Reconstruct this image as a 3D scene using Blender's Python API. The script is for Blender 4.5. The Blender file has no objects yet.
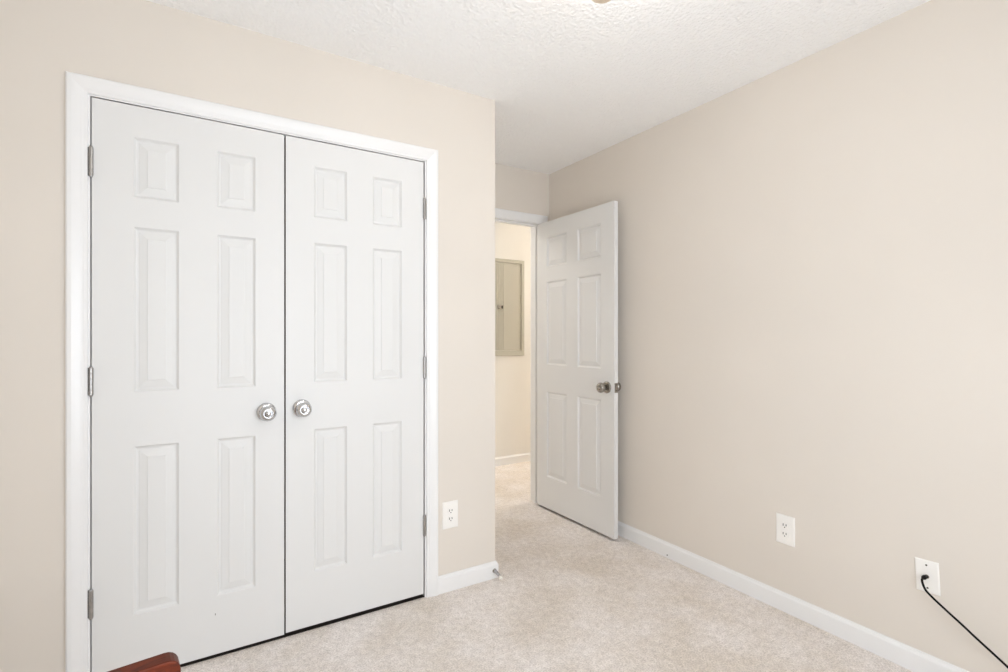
import bpy, bmesh, math, random
from mathutils import Vector, Matrix

C = bpy.context.scene.collection
SC = bpy.context.scene
PI = math.pi
random.seed(4)

# ------------------------------------------------------------------ camera, world, lights, exposure
CAM_H, CAM_D, YAW = 1.2277, 2.2275, math.radians(31.731)
cd = bpy.data.cameras.new('camera'); cam = bpy.data.objects.new('camera', cd); C.objects.link(cam)
cd.sensor_fit = 'HORIZONTAL'; cd.sensor_width = 36.0
cd.lens = 36.0 * 504.73 / 1008
cd.shift_y = 1.73 / 1008
cd.clip_start = 0.02
cam.location = (0, -CAM_D, CAM_H)
cam.rotation_euler = (PI / 2, 0, -YAW)
SC.camera = cam

SC.view_settings.view_transform = 'Standard'
SC.view_settings.look = 'None'
SC.view_settings.gamma = 1.0
SC.view_settings.use_curve_mapping = False
SC.view_settings.exposure = 0.03
SC.cycles.diffuse_bounces = 8
SC.cycles.max_bounces = 12

world = bpy.data.worlds.new('sky'); SC.world = world
world.use_nodes = True
bg = world.node_tree.nodes['Background']
bg.inputs[0].default_value = (0.78, 0.88, 1.0, 1); bg.inputs[1].default_value = 2.5

def area_light(name, loc, rot, sx, sy, watts, col, spread=PI):
    l = bpy.data.lights.new(name, 'AREA'); l.shape = 'RECTANGLE'; l.size = sx; l.size_y = sy
    l.energy = watts; l.color = col; l.spread = spread
    o = bpy.data.objects.new(name, l); C.objects.link(o); o.location = loc; o.rotation_euler = rot
    return o
# daylight entering by the window in the wall behind the camera
WX0, WX1, WZ0, WZ1, YB = 0.00, 1.35, 0.40, 1.90, -2.75
area_light('window_daylight', ((WX0 + WX1) / 2, YB - 0.10, (WZ0 + WZ1) / 2), (PI / 2, 0, 0), WX1 - WX0, WZ1 - WZ0, 38, (0.88, 0.938, 1.0))
LAMP_STRENGTH = 11.0      # ceiling lamp of the room
HALL_STRENGTH = 105.0     # ceiling lamp of the hall and the added far fill lamp

# ------------------------------------------------------------------ materials
def srgb(r, g, b):
    def f(c):
        c /= 255.0
        return c / 12.92 if c <= 0.04045 else ((c + 0.055) / 1.055) ** 2.4
    return (f(r), f(g), f(b), 1)

def mat(name, col, rough=0.5, metal=0.0, spec=0.5, coat=0.0):
    m = bpy.data.materials.new(name); m.use_nodes = True
    b = m.node_tree.nodes['Principled BSDF']
    b.inputs['Base Color'].default_value = col
    b.inputs['Roughness'].default_value = rough
    b.inputs['Metallic'].default_value = metal
    b.inputs['Specular IOR Level'].default_value = spec
    b.inputs['Coat Weight'].default_value = coat
    return m

def node(m, t, **kw):
    n = m.node_tree.nodes.new(t)
    for k, v in kw.items(): setattr(n, k, v)
    return n
def lk(m, a, b): m.node_tree.links.new(a, b)
def bsdf(m): return m.node_tree.nodes['Principled BSDF']
def noise(m, co, scale, detail=3, rough=0.5):
    n = node(m, 'ShaderNodeTexNoise'); n.inputs['Scale'].default_value = scale
    n.inputs['Detail'].default_value = detail; n.inputs['Roughness'].default_value = rough
    lk(m, co, n.inputs['Vector']); return n
def ramp(m, fac, stops):
    r = node(m, 'ShaderNodeValToRGB'); e = r.color_ramp.elements
    e[0].position, e[0].color = stops[0]; e[1].position, e[1].color = stops[1]
    for p, c in stops[2:]:
        x = e.new(p); x.color = c
    lk(m, fac, r.inputs[0]); return r
def bump(m, h, strength, dist, prev=None):
    b = node(m, 'ShaderNodeBump'); b.inputs['Strength'].default_value = strength; b.inputs['Distance'].default_value = dist
    lk(m, h, b.inputs['Height'])
    if prev: lk(m, prev.outputs[0], b.inputs['Normal'])
    lk(m, b.outputs[0], bsdf(m).inputs['Normal']); return b
def coords(m):
    return node(m, 'ShaderNodeTexCoord').outputs['Object']

def wall_paint(name, col):
    m = mat(name, col, 0.62, spec=0.25); co = coords(m)
    n = noise(m, co, 2.0, 2)
    a = tuple(c * 0.985 for c in col[:3]) + (1,); b = tuple(min(1, c * 1.015) for c in col[:3]) + (1,)
    r = ramp(m, n.outputs['Fac'], [(0.3, a), (0.7, b)])
    lk(m, r.outputs[0], bsdf(m).inputs['Base Color'])
    n2 = noise(m, co, 260, 3); bump(m, n2.outputs['Fac'], 0.10, 0.001)
    return m
WALL = wall_paint('beige_wall_paint', srgb(223, 216, 207))
HALLW = wall_paint('hall_wall_paint', srgb(231, 229, 224))

def ceiling_paint():
    m = mat('textured_ceiling_paint', srgb(248, 248, 248), 0.9, spec=0.1); co = coords(m)
    v = node(m, 'ShaderNodeTexVoronoi'); v.inputs['Scale'].default_value = 70; lk(m, co, v.inputs['Vector'])
    b1 = bump(m, v.outputs['Distance'], 0.55, 0.006)
    n = noise(m, co, 110, 4, 0.6)
    bump(m, n.outputs['Fac'], 0.5, 0.006, b1)
    return m
CEIL = ceiling_paint()

def carpet():
    m = mat('cut_pile_carpet', srgb(214, 203, 194), 0.95, spec=0.05); co = coords(m)
    big = noise(m, co, 2.6, 5, 0.62)
    r1 = ramp(m, big.outputs['Fac'], [(0.36, srgb(235, 226, 216)), (0.62, srgb(250, 244, 240))])
    fine = noise(m, co, 150, 4, 0.8)
    r2 = ramp(m, fine.outputs['Fac'], [(0.34, (0.70, 0.685, 0.67, 1)), (0.60, (1.10, 1.10, 1.10, 1))])
    mid = noise(m, co, 34, 4, 0.7)
    r3 = ramp(m, mid.outputs['Fac'], [(0.34, (0.88, 0.87, 0.86, 1)), (0.62, (1.05, 1.05, 1.05, 1))])
    x = node(m, 'ShaderNodeMix', data_type='RGBA', blend_type='MULTIPLY'); x.inputs[0].default_value = 1
    lk(m, r1.outputs[0], x.inputs[6]); lk(m, r2.outputs[0], x.inputs[7])
    y = node(m, 'ShaderNodeMix', data_type='RGBA', blend_type='MULTIPLY'); y.inputs[0].default_value = 1
    lk(m, x.outputs[2], y.inputs[6]); lk(m, r3.outputs[0], y.inputs[7])
    lk(m, y.outputs[2], bsdf(m).inputs['Base Color'])
    b1 = bump(m, fine.outputs['Fac'], 0.8, 0.006)
    bump(m, mid.outputs['Fac'], 0.6, 0.012, b1)
    return m
CARPET = carpet()

def gloss_paint(name, col, rough):
    m = mat(name, col, rough, spec=0.5); co = coords(m)
    mp = node(m, 'ShaderNodeMapping'); mp.inputs['Scale'].default_value = (60, 60, 3); lk(m, co, mp.inputs[0])
    n = noise(m, mp.outputs[0], 4, 4, 0.6)
    bump(m, n.outputs['Fac'], 0.05, 0.0006)
    return m
DOORW = gloss_paint('white_door_paint', srgb(224, 224, 223), 0.48)
TRIMW = gloss_paint('white_trim_paint', srgb(235, 235, 235), 0.30)
CHROME = mat('polished_chrome', (0.60, 0.60, 0.61, 1), 0.13, 1.0)
NICKEL = mat('satin_nickel', (0.36, 0.34, 0.31, 1), 0.24, 1.0)
STEEL = mat('hinge_steel', (0.40, 0.39, 0.38, 1), 0.30, 1.0)
EDGESHADE = mat('edge_gap_shade', srgb(96, 76, 58), 0.9)  # brown of bare door bottoms, spread over edges as painted gap shade
BRASS = mat('pale_brass', (1.0, 0.90, 0.76, 1), 0.45, 1.0)
PLASTIC = mat('white_plastic', srgb(243, 241, 237), 0.35)
SLOT = mat('dark_slot', srgb(40, 32, 27), 0.8)
BLACK = mat('black_rubber', srgb(12, 11, 11), 0.6, spec=0.2)
RUBBERW = mat('white_rubber', srgb(232, 228, 220), 0.6)
PANELM = mat('taupe_enamel', srgb(184, 181, 168), 0.45)
DARKMETAL = mat('dark_latch', srgb(70, 62, 54), 0.4, 0.3)
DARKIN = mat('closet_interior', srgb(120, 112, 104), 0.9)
CRUMB = mat('dark_crumb', srgb(84, 74, 66), 0.8)
NICK = mat('nick_grey', srgb(120, 118, 116), 0.9)

def lamp_glass(name, col, strength):
    m = mat(name, (0.95, 0.9, 0.82, 1), 0.3)
    b = bsdf(m); b.inputs['Emission Color'].default_value = col; b.inputs['Emission Strength'].default_value = strength
    return m
GLOBE = lamp_glass('lit_frosted_glass', (1.0, 0.965, 0.93, 1), LAMP_STRENGTH)
HGLOBE = lamp_glass('lit_hall_glass', (1.0, 0.98, 0.95, 1), HALL_STRENGTH * 0.55)
FILLGLOBE = lamp_glass('hall_fill_glow', (1.0, 0.97, 0.92, 1), HALL_STRENGTH * 1.25)  # glow of the added far hall lamp

def wood():
    m = mat('mahogany_wood', srgb(90, 36, 16), 0.42, spec=0.18); co = coords(m)
    mp = node(m, 'ShaderNodeMapping'); mp.inputs['Scale'].default_value = (2.0, 9, 9); lk(m, co, mp.inputs[0])
    n = noise(m, mp.outputs[0], 6, 6, 0.65); n.inputs['Distortion'].default_value = 1.5
    r = ramp(m, n.outputs['Fac'], [(0.34, srgb(38, 7, 2)), (0.66, srgb(108, 40, 5))])
    lk(m, r.outputs[0], bsdf(m).inputs['Base Color'])
    return m
WOOD = wood()

def pane_mat():
    m = bpy.data.materials.new('window_glass'); m.use_nodes = True
    nt = m.node_tree; nt.nodes.remove(nt.nodes['Principled BSDF'])
    out = nt.nodes['Material Output']
    t = node(m, 'ShaderNodeBsdfTransparent'); g = node(m, 'ShaderNodeBsdfGlossy'); g.inputs['Roughness'].default_value = 0.02
    x = node(m, 'ShaderNodeMixShader'); x.inputs[0].default_value = 0.06
    lk(m, t.outputs[0], x.inputs[1]); lk(m, g.outputs[0], x.inputs[2]); lk(m, x.outputs[0], out.inputs[0])
    return m
GLASS = pane_mat()

# ------------------------------------------------------------------ helpers
def obj(name, bm, m, parent=None, smooth=False, bevel=0, seg=2):
    me = bpy.data.meshes.new(name)
    bmesh.ops.recalc_face_normals(bm, faces=bm.faces)
    bm.to_mesh(me); bm.free()
    o = bpy.data.objects.new(name, me); C.objects.link(o)
    if m: me.materials.append(m)
    if smooth:
        for p in me.polygons: p.use_smooth = True
    if bevel:
        b = o.modifiers.new('bevel', 'BEVEL'); b.width = bevel; b.segments = seg; b.limit_method = 'ANGLE'; b.angle_limit = math.radians(40)
    if parent: o.parent = parent
    return o

def tag(o, label, cat, group=None, kind=None):
    o['label'] = label; o['category'] = cat
    if group: o['group'] = group
    if kind: o['kind'] = kind
    return o

def empty(name, loc=(0, 0, 0), rot=(0, 0, 0)):
    o = bpy.data.objects.new(name, None); C.objects.link(o); o.location = loc; o.rotation_euler = rot
    o.empty_display_size = 0.05
    return o

def box(bm, x0, x1, y0, y1, z0, z1):
    v = [bm.verts.new((x, y, z)) for x in (x0, x1) for y in (y0, y1) for z in (z0, z1)]
    for f in ((0, 1, 3, 2), (4, 6, 7, 5), (0, 4, 5, 1), (2, 3, 7, 6), (0, 2, 6, 4), (1, 5, 7, 3)):
        bm.faces.new([v[i] for i in f])

def boxes(*bs):
    bm = bmesh.new()
    for b in bs: box(bm, *b)
    return bm

def lathe(prof, axis='Z', seg=40):
    """prof: (distance along the axis, radius)"""
    bm = bmesh.new(); rings = []
    for d, r in prof:
        if r < 1e-6: rings.append([bm.verts.new(ax(axis, 0, 0, d))])
        else: rings.append([bm.verts.new(ax(axis, r * math.cos(2 * PI * k / seg), r * math.sin(2 * PI * k / seg), d)) for k in range(seg)])
    for a, b in zip(rings, rings[1:]):
        for k in range(seg):
            k2 = (k + 1) % seg
            if len(a) == 1 and len(b) == 1: continue
            if len(a) == 1: bm.faces.new((a[0], b[k], b[k2]))
            elif len(b) == 1: bm.faces.new((a[k], b[0], a[k2]))
            else: bm.faces.new((a[k], b[k], b[k2], a[k2]))
    for r in (rings[0], rings[-1]):
        if len(r) > 1: bm.faces.new(r)
    return bm
def ax(axis, a, b, d):
    return {'Z': (a, b, d), '-Y': (a, -d, b), '-X': (-d, a, b), 'X': (d, a, b)}[axis]

def tube(pts, r, seg=10, bm=None, caps=True):
    bm = bm or bmesh.new(); pts = [Vector(p) for p in pts]; rings = []
    up = Vector((0.013, 0.02, 1)).normalized()
    t0 = (pts[1] - pts[0]).normalized()
    n = up.cross(t0)
    if n.length < 1e-3: n = Vector((1, 0, 0))
    n.normalize()
    for i, p in enumerate(pts):
        t = (pts[min(i + 1, len(pts) - 1)] - pts[max(i - 1, 0)]).normalized()
        n = (n - t * n.dot(t)).normalized(); b = t.cross(n)
        rr = r[i] if isinstance(r, (list, tuple)) else r
        rings.append([bm.verts.new(p + (n * math.cos(2 * PI * k / seg) + b * math.sin(2 * PI * k / seg)) * rr) for k in range(seg)])
    for a, b in zip(rings, rings[1:]):
        for k in range(seg):
            bm.faces.new((a[k], a[(k + 1) % seg], b[(k + 1) % seg], b[k]))
    if caps:
        bm.faces.new(rings[0]); bm.faces.new(rings[-1])
    return bm

def spline(ctrl, n=12):
    P = [Vector(p) for p in ctrl]; P = [P[0] * 2 - P[1]] + P + [P[-1] * 2 - P[-2]]; out = []
    for i in range(1, len(P) - 2):
        a, b, c, d = P[i - 1], P[i], P[i + 1], P[i + 2]
        for k in range(n):
            t = k / n
            out.append(0.5 * ((2 * b) + (c - a) * t + (2 * a - 5 * b + 4 * c - d) * t * t + (3 * b - a - 3 * c + d) * t ** 3))
    out.append(P[-2]); return out

def sweep(rings):
    """rings: list of closed profile loops joined one to the next and capped"""
    bm = bmesh.new(); R = [[bm.verts.new(p) for p in r] for r in rings]; n = len(R[0])
    for a, b in zip(R, R[1:]):
        for k in range(n):
            bm.faces.new((a[k], a[(k + 1) % n], b[(k + 1) % n], b[k]))
    bm.faces.new(R[0]); bm.faces.new(R[-1]); return bm

def struct(name, bm, m, label, cat, bevel=0, smooth=False):
    return tag(obj(name, bm, m, bevel=bevel, smooth=smooth), label, cat, kind='structure')

# ------------------------------------------------------------------ setting
H = 2.445; W = 2.2672; XL = -0.62; XC = 1.324; YA = 0.796; T = 0.12; YH = 1.92
HX0, HX1 = -0.62, 5.0                         # the hall beyond the doorway
GL, GR = -0.2976, 0.9370                     # closet opening
DZ = 2.061                                   # top of the closet opening
JL, JR, JZ = 1.392, 2.180, 2.066             # doorway opening

def floor_mesh(x0, x1, y0, y1, z):
    bm = bmesh.new(); box(bm, x0, x1, y0, y1, z - 0.1, z); return bm
struct('floor', floor_mesh(XL - 0.2, HX1 + 0.2, YB - 0.2, YH + 0.2, 0), CARPET, 'pale beige cut-pile carpet over the whole room and hall', 'floor')
CLOSETSHADE = mat('closet_floor_shade', srgb(44, 36, 31), 0.7)  # dark colour stands for the shade beneath the closet doors
struct('floor_closet_shade', boxes((GL, GR, 0.004, 0.10, -0.05, 0.0015), (XL, XC - T, 0.10, YA, -0.05, 0.0015)), CLOSETSHADE, 'closet floor coloured dark to stand for shade under the doors', 'floor')
struct('ceiling', floor_mesh(XL - 0.2, HX1 + 0.2, YB - 0.2, YH + 0.2, H + 0.1), CEIL, 'white textured ceiling over the room', 'ceiling')

struct('wall_left', boxes((XL - T, XL, YB - T, 0.0, 0, H)), WALL, 'beige wall at the left side of the room', 'wall')
struct('wall_right', boxes((W, W + T, YB - T, YA, 0, H)), WALL, 'long plain beige wall with two wall plates low down', 'wall')
struct('wall_back', boxes((XL, WX0, YB - T, YB, 0, H), (WX1, W, YB - T, YB, 0, H), (WX0, WX1, YB - T, YB, 0, WZ0), (WX0, WX1, YB - T, YB, WZ1, H)),
       WALL, 'beige wall with the window behind the camera', 'wall')
struct('wall_closet', boxes((XL - T, GL - 0.02, 0, T, 0, H), (GR + 0.02, XC, 0, T, 0, H), (GL - 0.02, GR + 0.02, 0, T, DZ + 0.02, H)),
       WALL, 'beige wall around the white double closet doors', 'wall')
struct('wall_alcove_side', boxes((XC - T, XC, T, YA, 0, H)), WALL, 'short beige return wall of the entry recess', 'wall')
struct('wall_doorway', boxes((HX0 - T, JL - 0.02, YA, YA + T, 0, H), (JR + 0.02, HX1 + T, YA, YA + T, 0, H), (JL - 0.02, JR + 0.02, YA, YA + T, JZ + 0.02, H)),
       WALL, 'beige wall above the open doorway at the end of the recess', 'wall')
struct('wall_hall', boxes((HX0 - T, HX1 + T, YH, YH + T, 0, H)), HALLW, 'warm lit cream hall wall seen through the doorway', 'wall')
struct('wall_hall_left', boxes((HX0 - T, HX0, YA + T, YH, 0, H)), HALLW, 'cream wall closing the hall at its near end', 'wall')
struct('wall_hall_right', boxes((HX1, HX1 + T, YA + T, YH, 0, H)), HALLW, 'cream wall closing the hall at its far end', 'wall')
struct('wall_closet_inside', boxes((XL - T, XL - 0.0, T, YA, 0, H)), DARKIN, 'inner end wall of the closet', 'wall')

# --- window behind the camera
w = tag(obj('window_1', boxes((WX0, WX1, YB - T, YB + 0.0, WZ0, WZ0 + 0.035), (WX0, WX1, YB - T, YB, WZ1 - 0.035, WZ1), (WX0, WX0 + 0.035, YB - T, YB, WZ0 + 0.035, WZ1 - 0.035),
        (WX1 - 0.035, WX1, YB - T, YB, WZ0 + 0.035, WZ1 - 0.035)), TRIMW), 'white framed window in the wall behind the camera', 'window', kind='structure')
zm = (WZ0 + WZ1) / 2
obj('sash', boxes((WX0 + 0.035, WX1 - 0.035, YB - 0.075, YB - 0.045, zm - 0.02, zm + 0.02)), TRIMW, w)
obj('pane', boxes((WX0 + 0.035, WX1 - 0.035, YB - 0.064, YB - 0.060, WZ0 + 0.035, zm - 0.02)), GLASS, w)
obj('pane', boxes((WX0 + 0.035, WX1 - 0.035, YB - 0.064, YB - 0.060, zm + 0.02, WZ1 - 0.035)), GLASS, w)
obj('sill', boxes((WX0 - 0.04, WX1 + 0.04, YB, YB + 0.06, WZ0 - 0.02, WZ0)), TRIMW, w)

# --- casings: a colonial profile swept round an opening with mitred corners
CAS = [(0.0, 0.0), (0.0, 0.007), (0.003, 0.0085), (0.010, 0.0090), (0.013, 0.0105), (0.020, 0.0115), (0.032, 0.0145), (0.042, 0.0165), (0.052, 0.0165), (0.057, 0.013), (0.057, 0.0)]
def casing(x0, x1, z1, yface, zb=0.0):
    r = []
    r.append([(x0 - a, yface - t, zb) for a, t in CAS]); r.append([(x0 - a, yface - t, z1 + a) for a, t in CAS])
    r.append([(x1 + a, yface - t, z1 + a) for a, t in CAS]); r.append([(x1 + a, yface - t, zb) for a, t in CAS])
    return sweep(r)
t1 = struct('trim_1', casing(GL - 0.0065, GR + 0.0065, DZ + 0.005, 0.0), TRIMW, 'white moulded casing round the double closet doors', 'door casing')
JT = 0.02
obj('jamb', boxes((GL - JT, GL, 0.0, T, 0, DZ + JT), (GR, GR + JT, 0.0, T, 0, DZ + JT), (GL, GR, 0.0, T, DZ, DZ + JT)), TRIMW, t1)
obj('door_track', boxes((GL, GR, 0.042, 0.062, DZ - 0.012, DZ)), TRIMW, t1)
t2 = struct('trim_2', casing(JL - 0.005, JR + 0.005, JZ + 0.005, YA), TRIMW, 'white casing round the open doorway to the hall', 'door casing')
obj('jamb', boxes((JL - JT, JL, YA, YA + T, 0, JZ + JT), (JR, JR + JT, YA, YA + T, 0, JZ + JT), (JL, JR, YA, YA + T, JZ, JZ + JT),
                  (JL, JL + 0.011, YA + 0.04, YA + 0.075, 0, JZ), (JR - 0.011, JR, YA + 0.04, YA + 0.075, 0, JZ), (JL + 0.011, JR - 0.011, YA + 0.04, YA + 0.075, JZ - 0.011, JZ)), TRIMW, t2)

# --- baseboards
BB = [(0, 0), (0.0125, 0), (0.0125, 0.066), (0.0105, 0.072), (0.0065, 0.0765), (0.0045, 0.0834), (0, 0.0834)]
def base_run(name, pts, label):
    """pts: floor points of the wall line; the board lies to the left of the direction of travel, mitred at turns"""
    P = [Vector((x, y)) for x, y in pts]; rings = []
    for i, p in enumerate(P):
        d0 = (P[i] - P[i - 1]).normalized() if i > 0 else None
        d1 = (P[i + 1] - P[i]).normalized() if i < len(P) - 1 else None
        n0 = Vector((-d0.y, d0.x)) if d0 else None; n1 = Vector((-d1.y, d1.x)) if d1 else None
        if n0 and n1: n = (n0 + n1) / (1 + n0.dot(n1))
        else: n = n0 or n1
        rings.append([(p.x + n.x * t, p.y + n.y * t, z) for t, z in BB])
    return struct(name, sweep(rings), TRIMW, label, 'baseboard')
base_run('baseboard_right', [(W, YB), (W, YA)], 'long white baseboard along the plain right-hand wall')
base_run('baseboard_closet', [(XC, YA), (XC, 0), (GR + 0.0635, 0)], 'short white baseboard between closet casing and wall corner')
base_run('baseboard_left', [(GL - 0.0635, 0), (XL, 0), (XL, YB)], 'white baseboard left of the closet doors')
base_run('baseboard_back', [(XL + 0.0125, YB), (W - 0.0125, YB)], 'white baseboard under the window behind the camera')
base_run('baseboard_hall', [(HX1, YH), (HX0, YH)], 'white baseboard of the hall wall beyond the doorway')

# --- doors
RINGS = [(0.0, 0.0), (0.003, 0.0022), (0.007, 0.0066), (0.0100, 0.0078), (0.0145, 0.0078), (0.0175, 0.0066), (0.040, 0.0026), (0.0412, 0.0008)]
def door_slab(wd, z0, z1, th, pans_x, pans_z, edge_shade=True):
    """slab from x=0..wd, front face at y=0 looking towards -y, thickness towards +y"""
    bm = bmesh.new()
    xs = [0.0]; zs = [z0]; K = 1.3
    for a, b in pans_x: xs += [a, b]
    for a, b in pans_z: zs += [a, b]
    xs.append(wd); zs.append(z1)
    for s, yf in ((-1, 0.0), (1, th)):
        for i in range(len(xs) - 1):
            for j in range(len(zs) - 1):
                x0, x1, a0, a1 = xs[i], xs[i + 1], zs[j], zs[j + 1]
                if i % 2 == 1 and j % 2 == 1:
                    prev = None
                    for ins, dep in RINGS:
                        y = yf - s * dep * K
                        ring = [bm.verts.new(p) for p in ((x0 + ins, y, a0 + ins), (x1 - ins, y, a0 + ins), (x1 - ins, y, a1 - ins), (x0 + ins, y, a1 - ins))]
                        if prev:
                            for k in range(4): bm.faces.new((prev[k], prev[(k + 1) % 4], ring[(k + 1) % 4], ring[k]))
                        prev = ring
                    bm.faces.new(prev)
                else:
                    bm.faces.new([bm.verts.new(p) for p in ((x0, yf, a0), (x1, yf, a0), (x1, yf, a1), (x0, yf, a1))])
    for q in (((0, z0), (0, z1)), ((0, z1), (wd, z1)), ((wd, z1), (wd, z0)), ((wd, z0), (0, z0))):
        (xa, za), (xb, zb) = q
        bm.faces.new([bm.verts.new(p) for p in ((xa, 0, za), (xb, 0, zb), (xb, th, zb), (xa, th, za))])
    bmesh.ops.remove_doubles(bm, verts=bm.verts, dist=1e-5)
    for f in bm.faces:                                  # bottoms bare; other closet-door edges darkened as painted gap shade
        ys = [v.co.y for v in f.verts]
        if max(v.co.z for v in f.verts) < z0 + 1e-4 or (edge_shade and max(ys) - min(ys) > th * 0.9): f.material_index = 1
    return bm

KNOB = [(0.0, 0.0), (0.0, 0.0325), (0.003, 0.0325), (0.007, 0.0295), (0.009, 0.024), (0.0095, 0.0135), (0.022, 0.0120), (0.028, 0.0155), (0.033, 0.0225), (0.040, 0.0268),
        (0.047, 0.0276), (0.0535, 0.0262), (0.0585, 0.0225), (0.0622, 0.0168), (0.0638, 0.0138), (0.0600, 0.0127), (0.0600, 0.0114), (0.0625, 0.0102), (0.0648, 0.0072), (0.0660, 0.0036), (0.0664, 0.0)]
ROSE_N = 6
KNOB = [(d * 1.10, r * 1.12) for d, r in KNOB]
def knob(parent, loc, axis, m):
    a = empty('door_knob', loc); a.parent = parent
    r = obj('rosette', lathe(KNOB[:ROSE_N] + [(0.0104, 0.0)], axis), m, a, smooth=True)
    k = obj('handle', lathe([(0.0102, 0.0)] + KNOB[ROSE_N - 1:], axis), m, a, smooth=True)
    return a

def hinge_bm(x, y, z0, z1, r=0.0068):
    prof = []
    n = 5; hgt = (z1 - z0)
    prof.append((z0 - 0.004, 0.0)); prof.append((z0 - 0.004, r * 0.6)); prof.append((z0, r * 0.8))
    for i in range(n):
        a = z0 + hgt * i / n; b = z0 + hgt * (i + 1) / n
        prof += [(a + 0.0004, r * 0.86), (a + 0.0010, r), (b - 0.0010, r), (b - 0.0004, r * 0.86)]
    prof += [(z1, r * 0.8), (z1 + 0.004, r * 0.6), (z1 + 0.004, 0.0)]
    bm = lathe(prof, 'Z', 20)
    bmesh.ops.translate(bm, verts=bm.verts, vec=(x, y, 0))
    return bm

ZP = [(0.2365, 0.8390), (1.0335, 1.6240), (1.7290, 1.9455)]
LZ0, LZ1 = 0.014, 2.0565
# left leaf
d1 = tag(obj('door_1', door_slab(0.6150, LZ0, LZ1, 0.035, [(0.1165, 0.2535), (0.3760, 0.5095)], ZP), DOORW),
         'left white six-panel closet door with knob at its right edge', 'door', 'pair of closet doors', 'structure')
d1.data.materials.append(EDGESHADE)
d1.location = (-0.2940, 0.0, 0); X1 = -0.2940
for z0, z1 in ((1.7850, 1.8830), (1.0295, 1.1240), (0.2640, 0.3590)):
    hb = obj('hinge', hinge_bm(-0.2950 - X1, -0.0058, z0, z1), STEEL, d1, smooth=False)
    obj('leaf', boxes((-0.3045 - X1, -0.2980 - X1, -0.0030, 0.001, z0, z1)), DARKMETAL, hb)
knob(d1, (0.2545 - X1, 0, 0.9300), '-Y', CHROME)
bm = bmesh.new(); bmesh.ops.create_uvsphere(bm, u_segments=10, v_segments=6, radius=1)
bmesh.ops.scale(bm, verts=bm.verts, vec=(0.0016, 0.0006, 0.0042)); bmesh.ops.translate(bm, verts=bm.verts, vec=(0.0765 - X1, 0.0, 0.1675))
nk = obj('nick', bm, NICK, d1, smooth=True); nk['label'] = 'tiny grey nick in the white paint'
# right leaf
d2 = tag(obj('door_2', door_slab(0.6040, LZ0 + 0.004, LZ1, 0.035, [(0.1100, 0.2480), (0.3610, 0.4970)], [(a + 0.006, b + 0.004) for a, b in ZP]), DOORW),
         'right white six-panel closet door with knob at its left edge', 'door', 'pair of closet doors', 'structure')
d2.data.materials.append(EDGESHADE)
d2.location = (0.3270, 0.0, 0); X2 = 0.3270
d2.location.y = 0.001
for z0, z1 in ((1.7905, 1.8840), (1.0370, 1.1365), (0.2945, 0.3880)):
    hb = obj('hinge', hinge_bm(0.9338 - X2, -0.0055, z0, z1), STEEL, d2)
    obj('leaf', boxes((0.9375 - X2, 0.9425 - X2, -0.0030, 0.001, z0, z1)), DARKMETAL, hb)
knob(d2, (0.3885 - X2, 0, 0.9350), '-Y', CHROME)

# open entry door: built closed (hinge edge at x=0, slab towards -x), then swung about the hinge
OW = 0.782; OTH = 0.031
bm = door_slab(OW, 0.016, 2.052, OTH, [(0.115, 0.335), (0.447, 0.667)], [(0.2400, 0.8450), (1.0360, 1.6250), (1.7300, 1.9400)], edge_shade=False)
d3 = tag(obj('door_3', bm, DOORW), 'open white six-panel door standing nearly flat to the right wall', 'door', kind='structure')
fx, fy, hx, hy = 2.158, 0.003, 2.147, 0.785                 # visible face: free edge and hinge edge
dirv = Vector((fx - hx, fy - hy)).normalized()
ang = math.atan2(dirv.y, dirv.x)
d3.data.materials.append(EDGESHADE)
d3.location = (hx, hy, 0); d3.rotation_euler = (0, 0, ang)  # local +x runs hinge -> free edge, local -y faces the room's left
knob(d3, (OW - 0.062, 0, 0.925), '-Y', NICKEL)
k2 = empty('door_knob', (OW - 0.062, OTH, 0.925), (0, 0, PI)); k2.parent = d3
obj('rosette', lathe(KNOB[:ROSE_N] + [(0.0104, 0.0)], '-Y'), NICKEL, k2, smooth=True)
obj('handle', lathe([(0.0102, 0.0)] + KNOB[ROSE_N - 1:], '-Y'), NICKEL, k2, smooth=True)
lp = obj('latch_plate', boxes((OW - 0.0005, OW + 0.0018, OTH / 2 - 0.0125, OTH / 2 + 0.0125, 0.925 - 0.0285, 0.925 + 0.0285)), NICKEL, d3)
obj('latch_bolt', sweep([[(OW + 0.0018, OTH / 2 - 0.007, 0.925 - 0.011), (OW + 0.0018, OTH / 2 + 0.007, 0.925 - 0.011), (OW + 0.010, OTH / 2 + 0.005, 0.925 - 0.011), (OW + 0.011, OTH / 2 - 0.002, 0.925 - 0.011)],
                         [(OW + 0.0018, OTH / 2 - 0.007, 0.925 + 0.011), (OW + 0.0018, OTH / 2 + 0.007, 0.925 + 0.011), (OW + 0.010, OTH / 2 + 0.005, 0.925 + 0.011), (OW + 0.011, OTH / 2 - 0.002, 0.925 + 0.011)]]), NICKEL, lp)
for zc in (1.84, 1.08, 0.30):
    obj('hinge', hinge_bm(-0.003, OTH + 0.004, zc - 0.045, zc + 0.045), NICKEL, d3)

# ------------------------------------------------------------------ wall plates
def plate_bm(wd, ht, th=0.0055):
    """bevelled cover plate in the x-z plane, front towards -y"""
    bm = bmesh.new()
    R = []
    for ins, y in ((0, 0), (0, -th * 0.45), (0.0035, -th), ):
        a, b = wd / 2 - ins, ht / 2 - ins
        R.append([bm.verts.new(p) for p in ((-a, y, -b), (a, y, -b), (a, y, b), (-a, y, b))])
    for p, q in zip(R, R[1:]):
        for k in range(4): bm.faces.new((p[k], p[(k + 1) % 4], q[(k + 1) % 4], q[k]))
    bm.faces.new(R[0]); bm.faces.new(R[-1]); return bm

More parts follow.
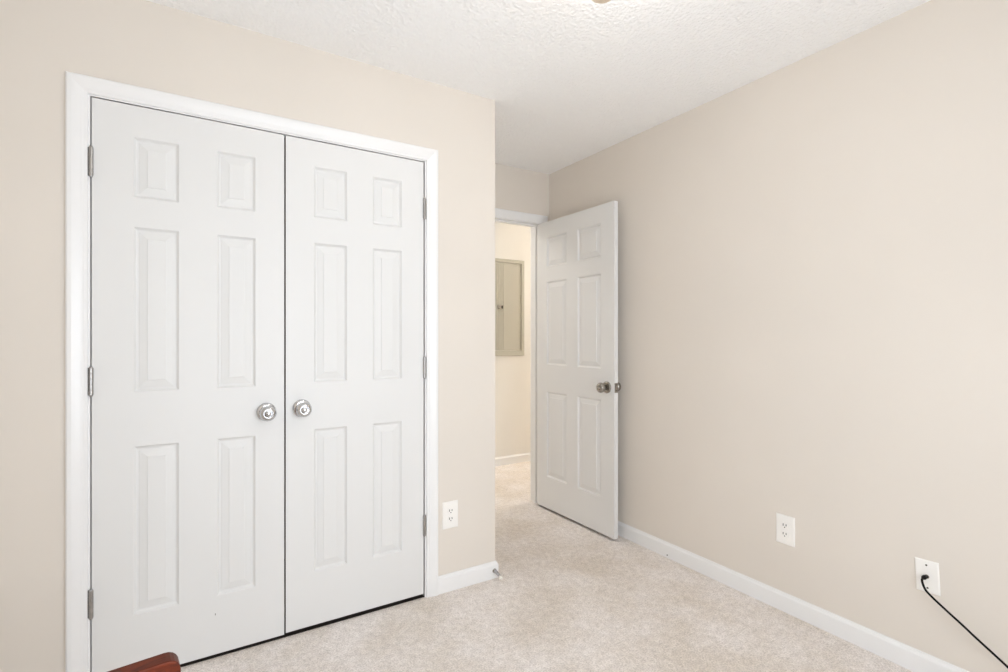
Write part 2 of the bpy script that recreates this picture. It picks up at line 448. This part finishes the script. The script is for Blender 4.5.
def outlet(loc, rz, label):
    o = obj('electrical_outlet', plate_bm(0.083, 0.130), PLASTIC); o.location = loc; o.rotation_euler = (0, 0, rz)
    tag(o, label, 'outlet', 'electrical outlets low on the walls')
    for s in (1, -1):
        prof = []
        bm = bmesh.new(); n = 28; fr = []; bk = []
        for k in range(n):
            t = 2 * PI * k / n
            x = 0.0172 * math.cos(t); z = max(-0.0135, min(0.0135, 0.0172 * math.sin(t)))
            fr.append(bm.verts.new((x, -0.0078, z + s * 0.0195))); bk.append(bm.verts.new((x * 1.03, -0.0050, z * 1.03 + s * 0.0195)))
        for k in range(n): bm.faces.new((fr[k], fr[(k + 1) % n], bk[(k + 1) % n], bk[k]))
        bm.faces.new(fr); bm.faces.new(bk)
        rc = obj('receptacle', bm, PLASTIC, o)
        zc = s * 0.0195
        sl = boxes((-0.0082, -0.0050, -0.0084, -0.007, zc - 0.0020, zc + 0.0085), (0.0050, 0.0082, -0.0084, -0.007, zc - 0.0010, zc + 0.0078))
        g = lathe([(0.0070, 0.0), (0.0070, 0.0026), (0.0084, 0.0026), (0.0084, 0.0)], '-Y', 12)
        bmesh.ops.translate(g, verts=g.verts, vec=(0, 0, zc - 0.0075))
        tmp = bpy.data.meshes.new('tmp'); g.to_mesh(tmp); g.free(); sl.from_mesh(tmp); bpy.data.meshes.remove(tmp)
        obj('socket_slot', sl, SLOT, rc)
    sc = lathe([(0.005, 0.0), (0.005, 0.0032), (0.0062, 0.0028), (0.0066, 0.0)], '-Y', 14)
    obj('screw', sc, PLASTIC, o)
    return o
outlet((1.0690, 0, 0.3670), 0, 'white duplex outlet between closet casing and wall corner')
outlet((W, -0.9650, 0.3660), -PI / 2, 'white duplex outlet on the long plain right wall')

cp = obj('cable_wall_plate', plate_bm(0.0705, 0.1155), PLASTIC)
cp.location = (W, -1.4790, 0.3638); cp.rotation_euler = (0, -0.046, -PI / 2)
cp.rotation_mode = 'ZYX'
cp.rotation_mode = 'XYZ'
tag(cp, 'slightly tilted white cable plate with black cable plugged in', 'wall plate')
for s in (1, -1):
    sc = lathe([(0.005, 0.0), (0.005, 0.0034), (0.0064, 0.0030), (0.0068, 0.0)], '-Y', 14)
    bmesh.ops.translate(sc, verts=sc.verts, vec=(0, 0, s * 0.0405)); s_ = obj('screw', sc, DARKMETAL, cp); s_['label'] = 'dark screw head'
obj('cable_jack', lathe([(0.004, 0.0), (0.004, 0.0072), (0.0072, 0.0072), (0.0078, 0.0055), (0.0095, 0.0052), (0.0095, 0.0)], '-Y', 18), NICKEL, cp)

# black coaxial cable: out of the plate, bending down and away along the wall to the carpet
cx0 = W
cpts = [(cx0 - 0.0270, -1.4750, 0.3605), (cx0 - 0.0370, -1.4755, 0.3595), (cx0 - 0.0440, -1.4790, 0.3510), (cx0 - 0.0460, -1.4870, 0.3326), (cx0 - 0.0460, -1.5013, 0.3174), (cx0 - 0.0460, -1.5377, 0.2900),
        (cx0 - 0.0460, -1.5886, 0.2545), (cx0 - 0.0460, -1.6220, 0.2297), (cx0 - 0.0470, -1.7020, 0.1735), (cx0 - 0.0600, -1.8100, 0.1000), (cx0 - 0.0800, -1.9300, 0.0320), (cx0 - 0.1100, -2.0600, 0.0045), (cx0 - 0.1700, -2.2800, 0.0045)]
cab = tag(obj('coaxial_cable', tube(spline(cpts, 10), 0.0037, 10), BLACK, smooth=True), 'thin black cable hanging from the wall plate towards the carpet', 'cable')
con = lathe([(0.0098, 0.0), (0.0098, 0.0072), (0.0200, 0.0078), (0.0215, 0.0060), (0.0285, 0.0052), (0.0300, 0.0036), (0.0300, 0.0)], '-X', 18)
bmesh.ops.translate(con, verts=con.verts, vec=(W, -1.4750, 0.3618))
obj('connector', con, BLACK, cab, smooth=True)

# ------------------------------------------------------------------ spring door stop on the baseboard
ds = tag(empty('door_stop', (1.3125, -0.0125, 0.0395)), 'small spring door stop on the baseboard end by the corner', 'door stop')
obj('flange', lathe([(0.0, 0.0), (0.0, 0.0115), (0.002, 0.0115), (0.006, 0.0075), (0.008, 0.0055), (0.008, 0.0)], '-Y', 24), NICKEL, ds, smooth=True)
turns = 11; sp = []
for i in range(turns * 14 + 1):
    t = i / 14; yy = 0.007 + 0.049 * i / (turns * 14); rr = 0.0080 - 0.0015 * i / (turns * 14)
    sp.append((rr * math.cos(2 * PI * t), -yy, rr * math.sin(2 * PI * t) - 0.010 * (i / (turns * 14)) ** 2))
obj('spring', tube(sp, 0.0013, 6), CHROME, ds, smooth=True)
tip = lathe([(0.054, 0.0), (0.054, 0.0062), (0.058, 0.0078), (0.066, 0.0078), (0.069, 0.0060), (0.070, 0.0)], '-Y', 20)
bmesh.ops.translate(tip, verts=tip.verts, vec=(0, 0, -0.010))
tp = obj('rubber_tip', tip, RUBBERW, ds, smooth=True); tp['label'] = 'white rubber tip'

# ------------------------------------------------------------------ breaker panel on the hall wall
PX0, PX1, PZ0, PZ1 = 2.415, 2.7916, 1.0520, 1.9865
ep = tag(empty('breaker_box', ((PX0 + PX1) / 2, YH, PZ0)), 'taupe metal breaker panel on the hall wall beyond the doorway', 'breaker panel')
ox, oz = (PX0 + PX1) / 2, PZ0
hw, hh = (PX1 - PX0) / 2, PZ1 - PZ0
bm = boxes((-hw, hw, -0.016, 0, 0, 0.050), (-hw, hw, -0.016, 0, hh - 0.034, hh), (-hw, -hw + 0.034, -0.016, 0, 0.050, hh - 0.034), (hw - 0.034, hw, -0.016, 0, 0.050, hh - 0.034))
obj('cover_frame', bm, PANELM, ep, bevel=0.003)
pd = boxes((-hw + 0.037, hw - 0.037, -0.0075, -0.001, 0.053, hh - 0.037))
for k in range(4):
    xr = -hw + 0.062 + k * 0.026
    box(pd, xr - 0.0040, xr + 0.0040, -0.0105, -0.0070, 0.062, hh - 0.046)
pdo = obj('panel_door', pd, PANELM, ep, bevel=0.0015)
lt = boxes((2.487 - ox, 2.545 - ox, -0.0175, -0.0075, 1.522 - 0.018 - oz, 1.522 + 0.018 - oz))
l_ = obj('latch', lt, NICKEL, pdo, bevel=0.002)
obj('latch_slide', boxes((2.524 - ox, 2.542 - ox, -0.0215, -0.0170, 1.522 - 0.012 - oz, 1.522 + 0.012 - oz)), DARKMETAL, pdo, bevel=0.001)

# ------------------------------------------------------------------ ceiling lamps
def ceiling_lamp(loc, glass, label, zfin):
    """loc on the ceiling; pan, glass bowl, finial hanging to zfin"""
    o = tag(empty('ceiling_light', loc), label, 'ceiling light')
    b = zfin - loc[2]                                   # everything hangs from the ceiling plane
    R = 0.120; zc = b + 0.030 + R
    obj('canopy', lathe([(0, 0.0), (0, 0.085), (-0.006, 0.088), (-0.022, 0.078), (-0.030, 0.060), (-0.030, 0.0)], 'Z', 48), BRASS, o, smooth=False)
    g = [(-0.028, 0.0), (-0.028, 0.056)]
    a0 = math.asin(0.060 / R)
    for k in range(17):
        t = a0 + (PI - a0) * k / 16
        z = zc + R * math.cos(t)
        if z < -0.03: g.append((z, R * math.sin(t)))
    obj('glass_globe', lathe(g, 'Z', 48), glass, o, smooth=True)
    obj('finial', lathe([(b + 0.034, 0.0), (b + 0.034, 0.014), (b + 0.026, 0.018), (b + 0.014, 0.034), (b + 0.008, 0.035), (b + 0.002, 0.026), (b, 0.014), (b, 0.0)], 'Z', 32), BRASS, o, smooth=True)
    return o
ceiling_lamp((1.039, -1.106, H), GLOBE, 'lit ceiling lamp whose pale brass finial dips into the top edge', 2.2360)
ceiling_lamp((0.95, 1.42, H), HGLOBE, 'lit ceiling lamp of the hall beyond the doorway, nearer the closet side', 2.28)
ceiling_lamp((4.10, 1.42, H), FILLGLOBE, 'added unseen fill lamp at the far end of the hall', 2.28)  # unseen lamp added to brighten and even out the hall wall

# ------------------------------------------------------------------ crumb by the right baseboard
bm = bmesh.new(); bmesh.ops.create_icosphere(bm, subdivisions=2, radius=1)
for v in bm.verts: v.co *= 1 + 0.25 * random.uniform(-1, 1)
bmesh.ops.scale(bm, verts=bm.verts, vec=(0.003, 0.0045, 0.0025))
cr = tag(obj('carpet_crumb', bm, CRUMB, smooth=True), 'tiny dark crumb lying against the long right baseboard', 'crumb')
cr.location = (W - 0.0165, -0.315, 0.0175)

# ------------------------------------------------------------------ wooden chair, only its top rail's corner reaches the picture
ch = tag(empty('wooden_chair', (-0.0100, -1.5775, 0), (0, 0, math.radians(7.4))), 'reddish-brown wooden chair whose rounded back corner shows before the closet', 'chair')
CW = 0.42; CT = 0.8810
def rounded_rail(x0, x1, y0, y1, z0, z1, r):
    pr = []
    for cx, cz, a0 in ((x1 - r, z1 - r, 0), (x0 + r, z1 - r, 90), (x0 + r, z0 + r, 180), (x1 - r, z0 + r, 270)):
        for k in range(6):
            a = math.radians(a0 + 18 * k); pr.append((cx + r * math.cos(a), cz + r * math.sin(a)))
    return sweep([[(x, y0, z) for x, z in pr], [(x, y1, z) for x, z in pr]])
obj('top_rail', rounded_rail(-CW, 0, 0.0, 0.022, CT - 0.12, CT, 0.013), WOOD, ch, bevel=0.0015)
for x in (-CW + 0.025, -0.025):
    obj('leg', sweep([[(x - a, y + yo, z) for a, y in ((0.016, -0.016), (-0.016, -0.016), (-0.016, 0.016), (0.016, 0.016))] for z, yo in ((0.0, -0.015), (0.40, 0.012), (CT - 0.10, 0.013))]), WOOD, ch, bevel=0.004)
    obj('leg', sweep([[(x - a * s, 0.40 + y * s, z) for a, y in ((0.018, -0.018), (-0.018, -0.018), (-0.018, 0.018), (0.018, 0.018))] for z, s in ((0.0, 0.75), (0.43, 1.0))]), WOOD, ch, bevel=0.004)
    obj('side_rail', boxes((x - 0.009, x + 0.009, 0.028, 0.382, 0.375, 0.43)), WOOD, ch)
    obj('stretcher', boxes((x - 0.008, x + 0.008, 0.024, 0.385, 0.16, 0.185)), WOOD, ch)
obj('seat', boxes((-CW - 0.005, 0.005, 0.03, 0.435, 0.430, 0.455)), WOOD, ch, bevel=0.008)
for x in (-0.30, -0.21, -0.12):
    obj('back_slat', boxes((x - 0.022, x + 0.022, 0.007, 0.017, 0.56, CT - 0.115)), WOOD, ch, bevel=0.003)
obj('lower_rail', boxes((-CW + 0.03, -0.03, 0.004, 0.022, 0.53, 0.57)), WOOD, ch, bevel=0.003)
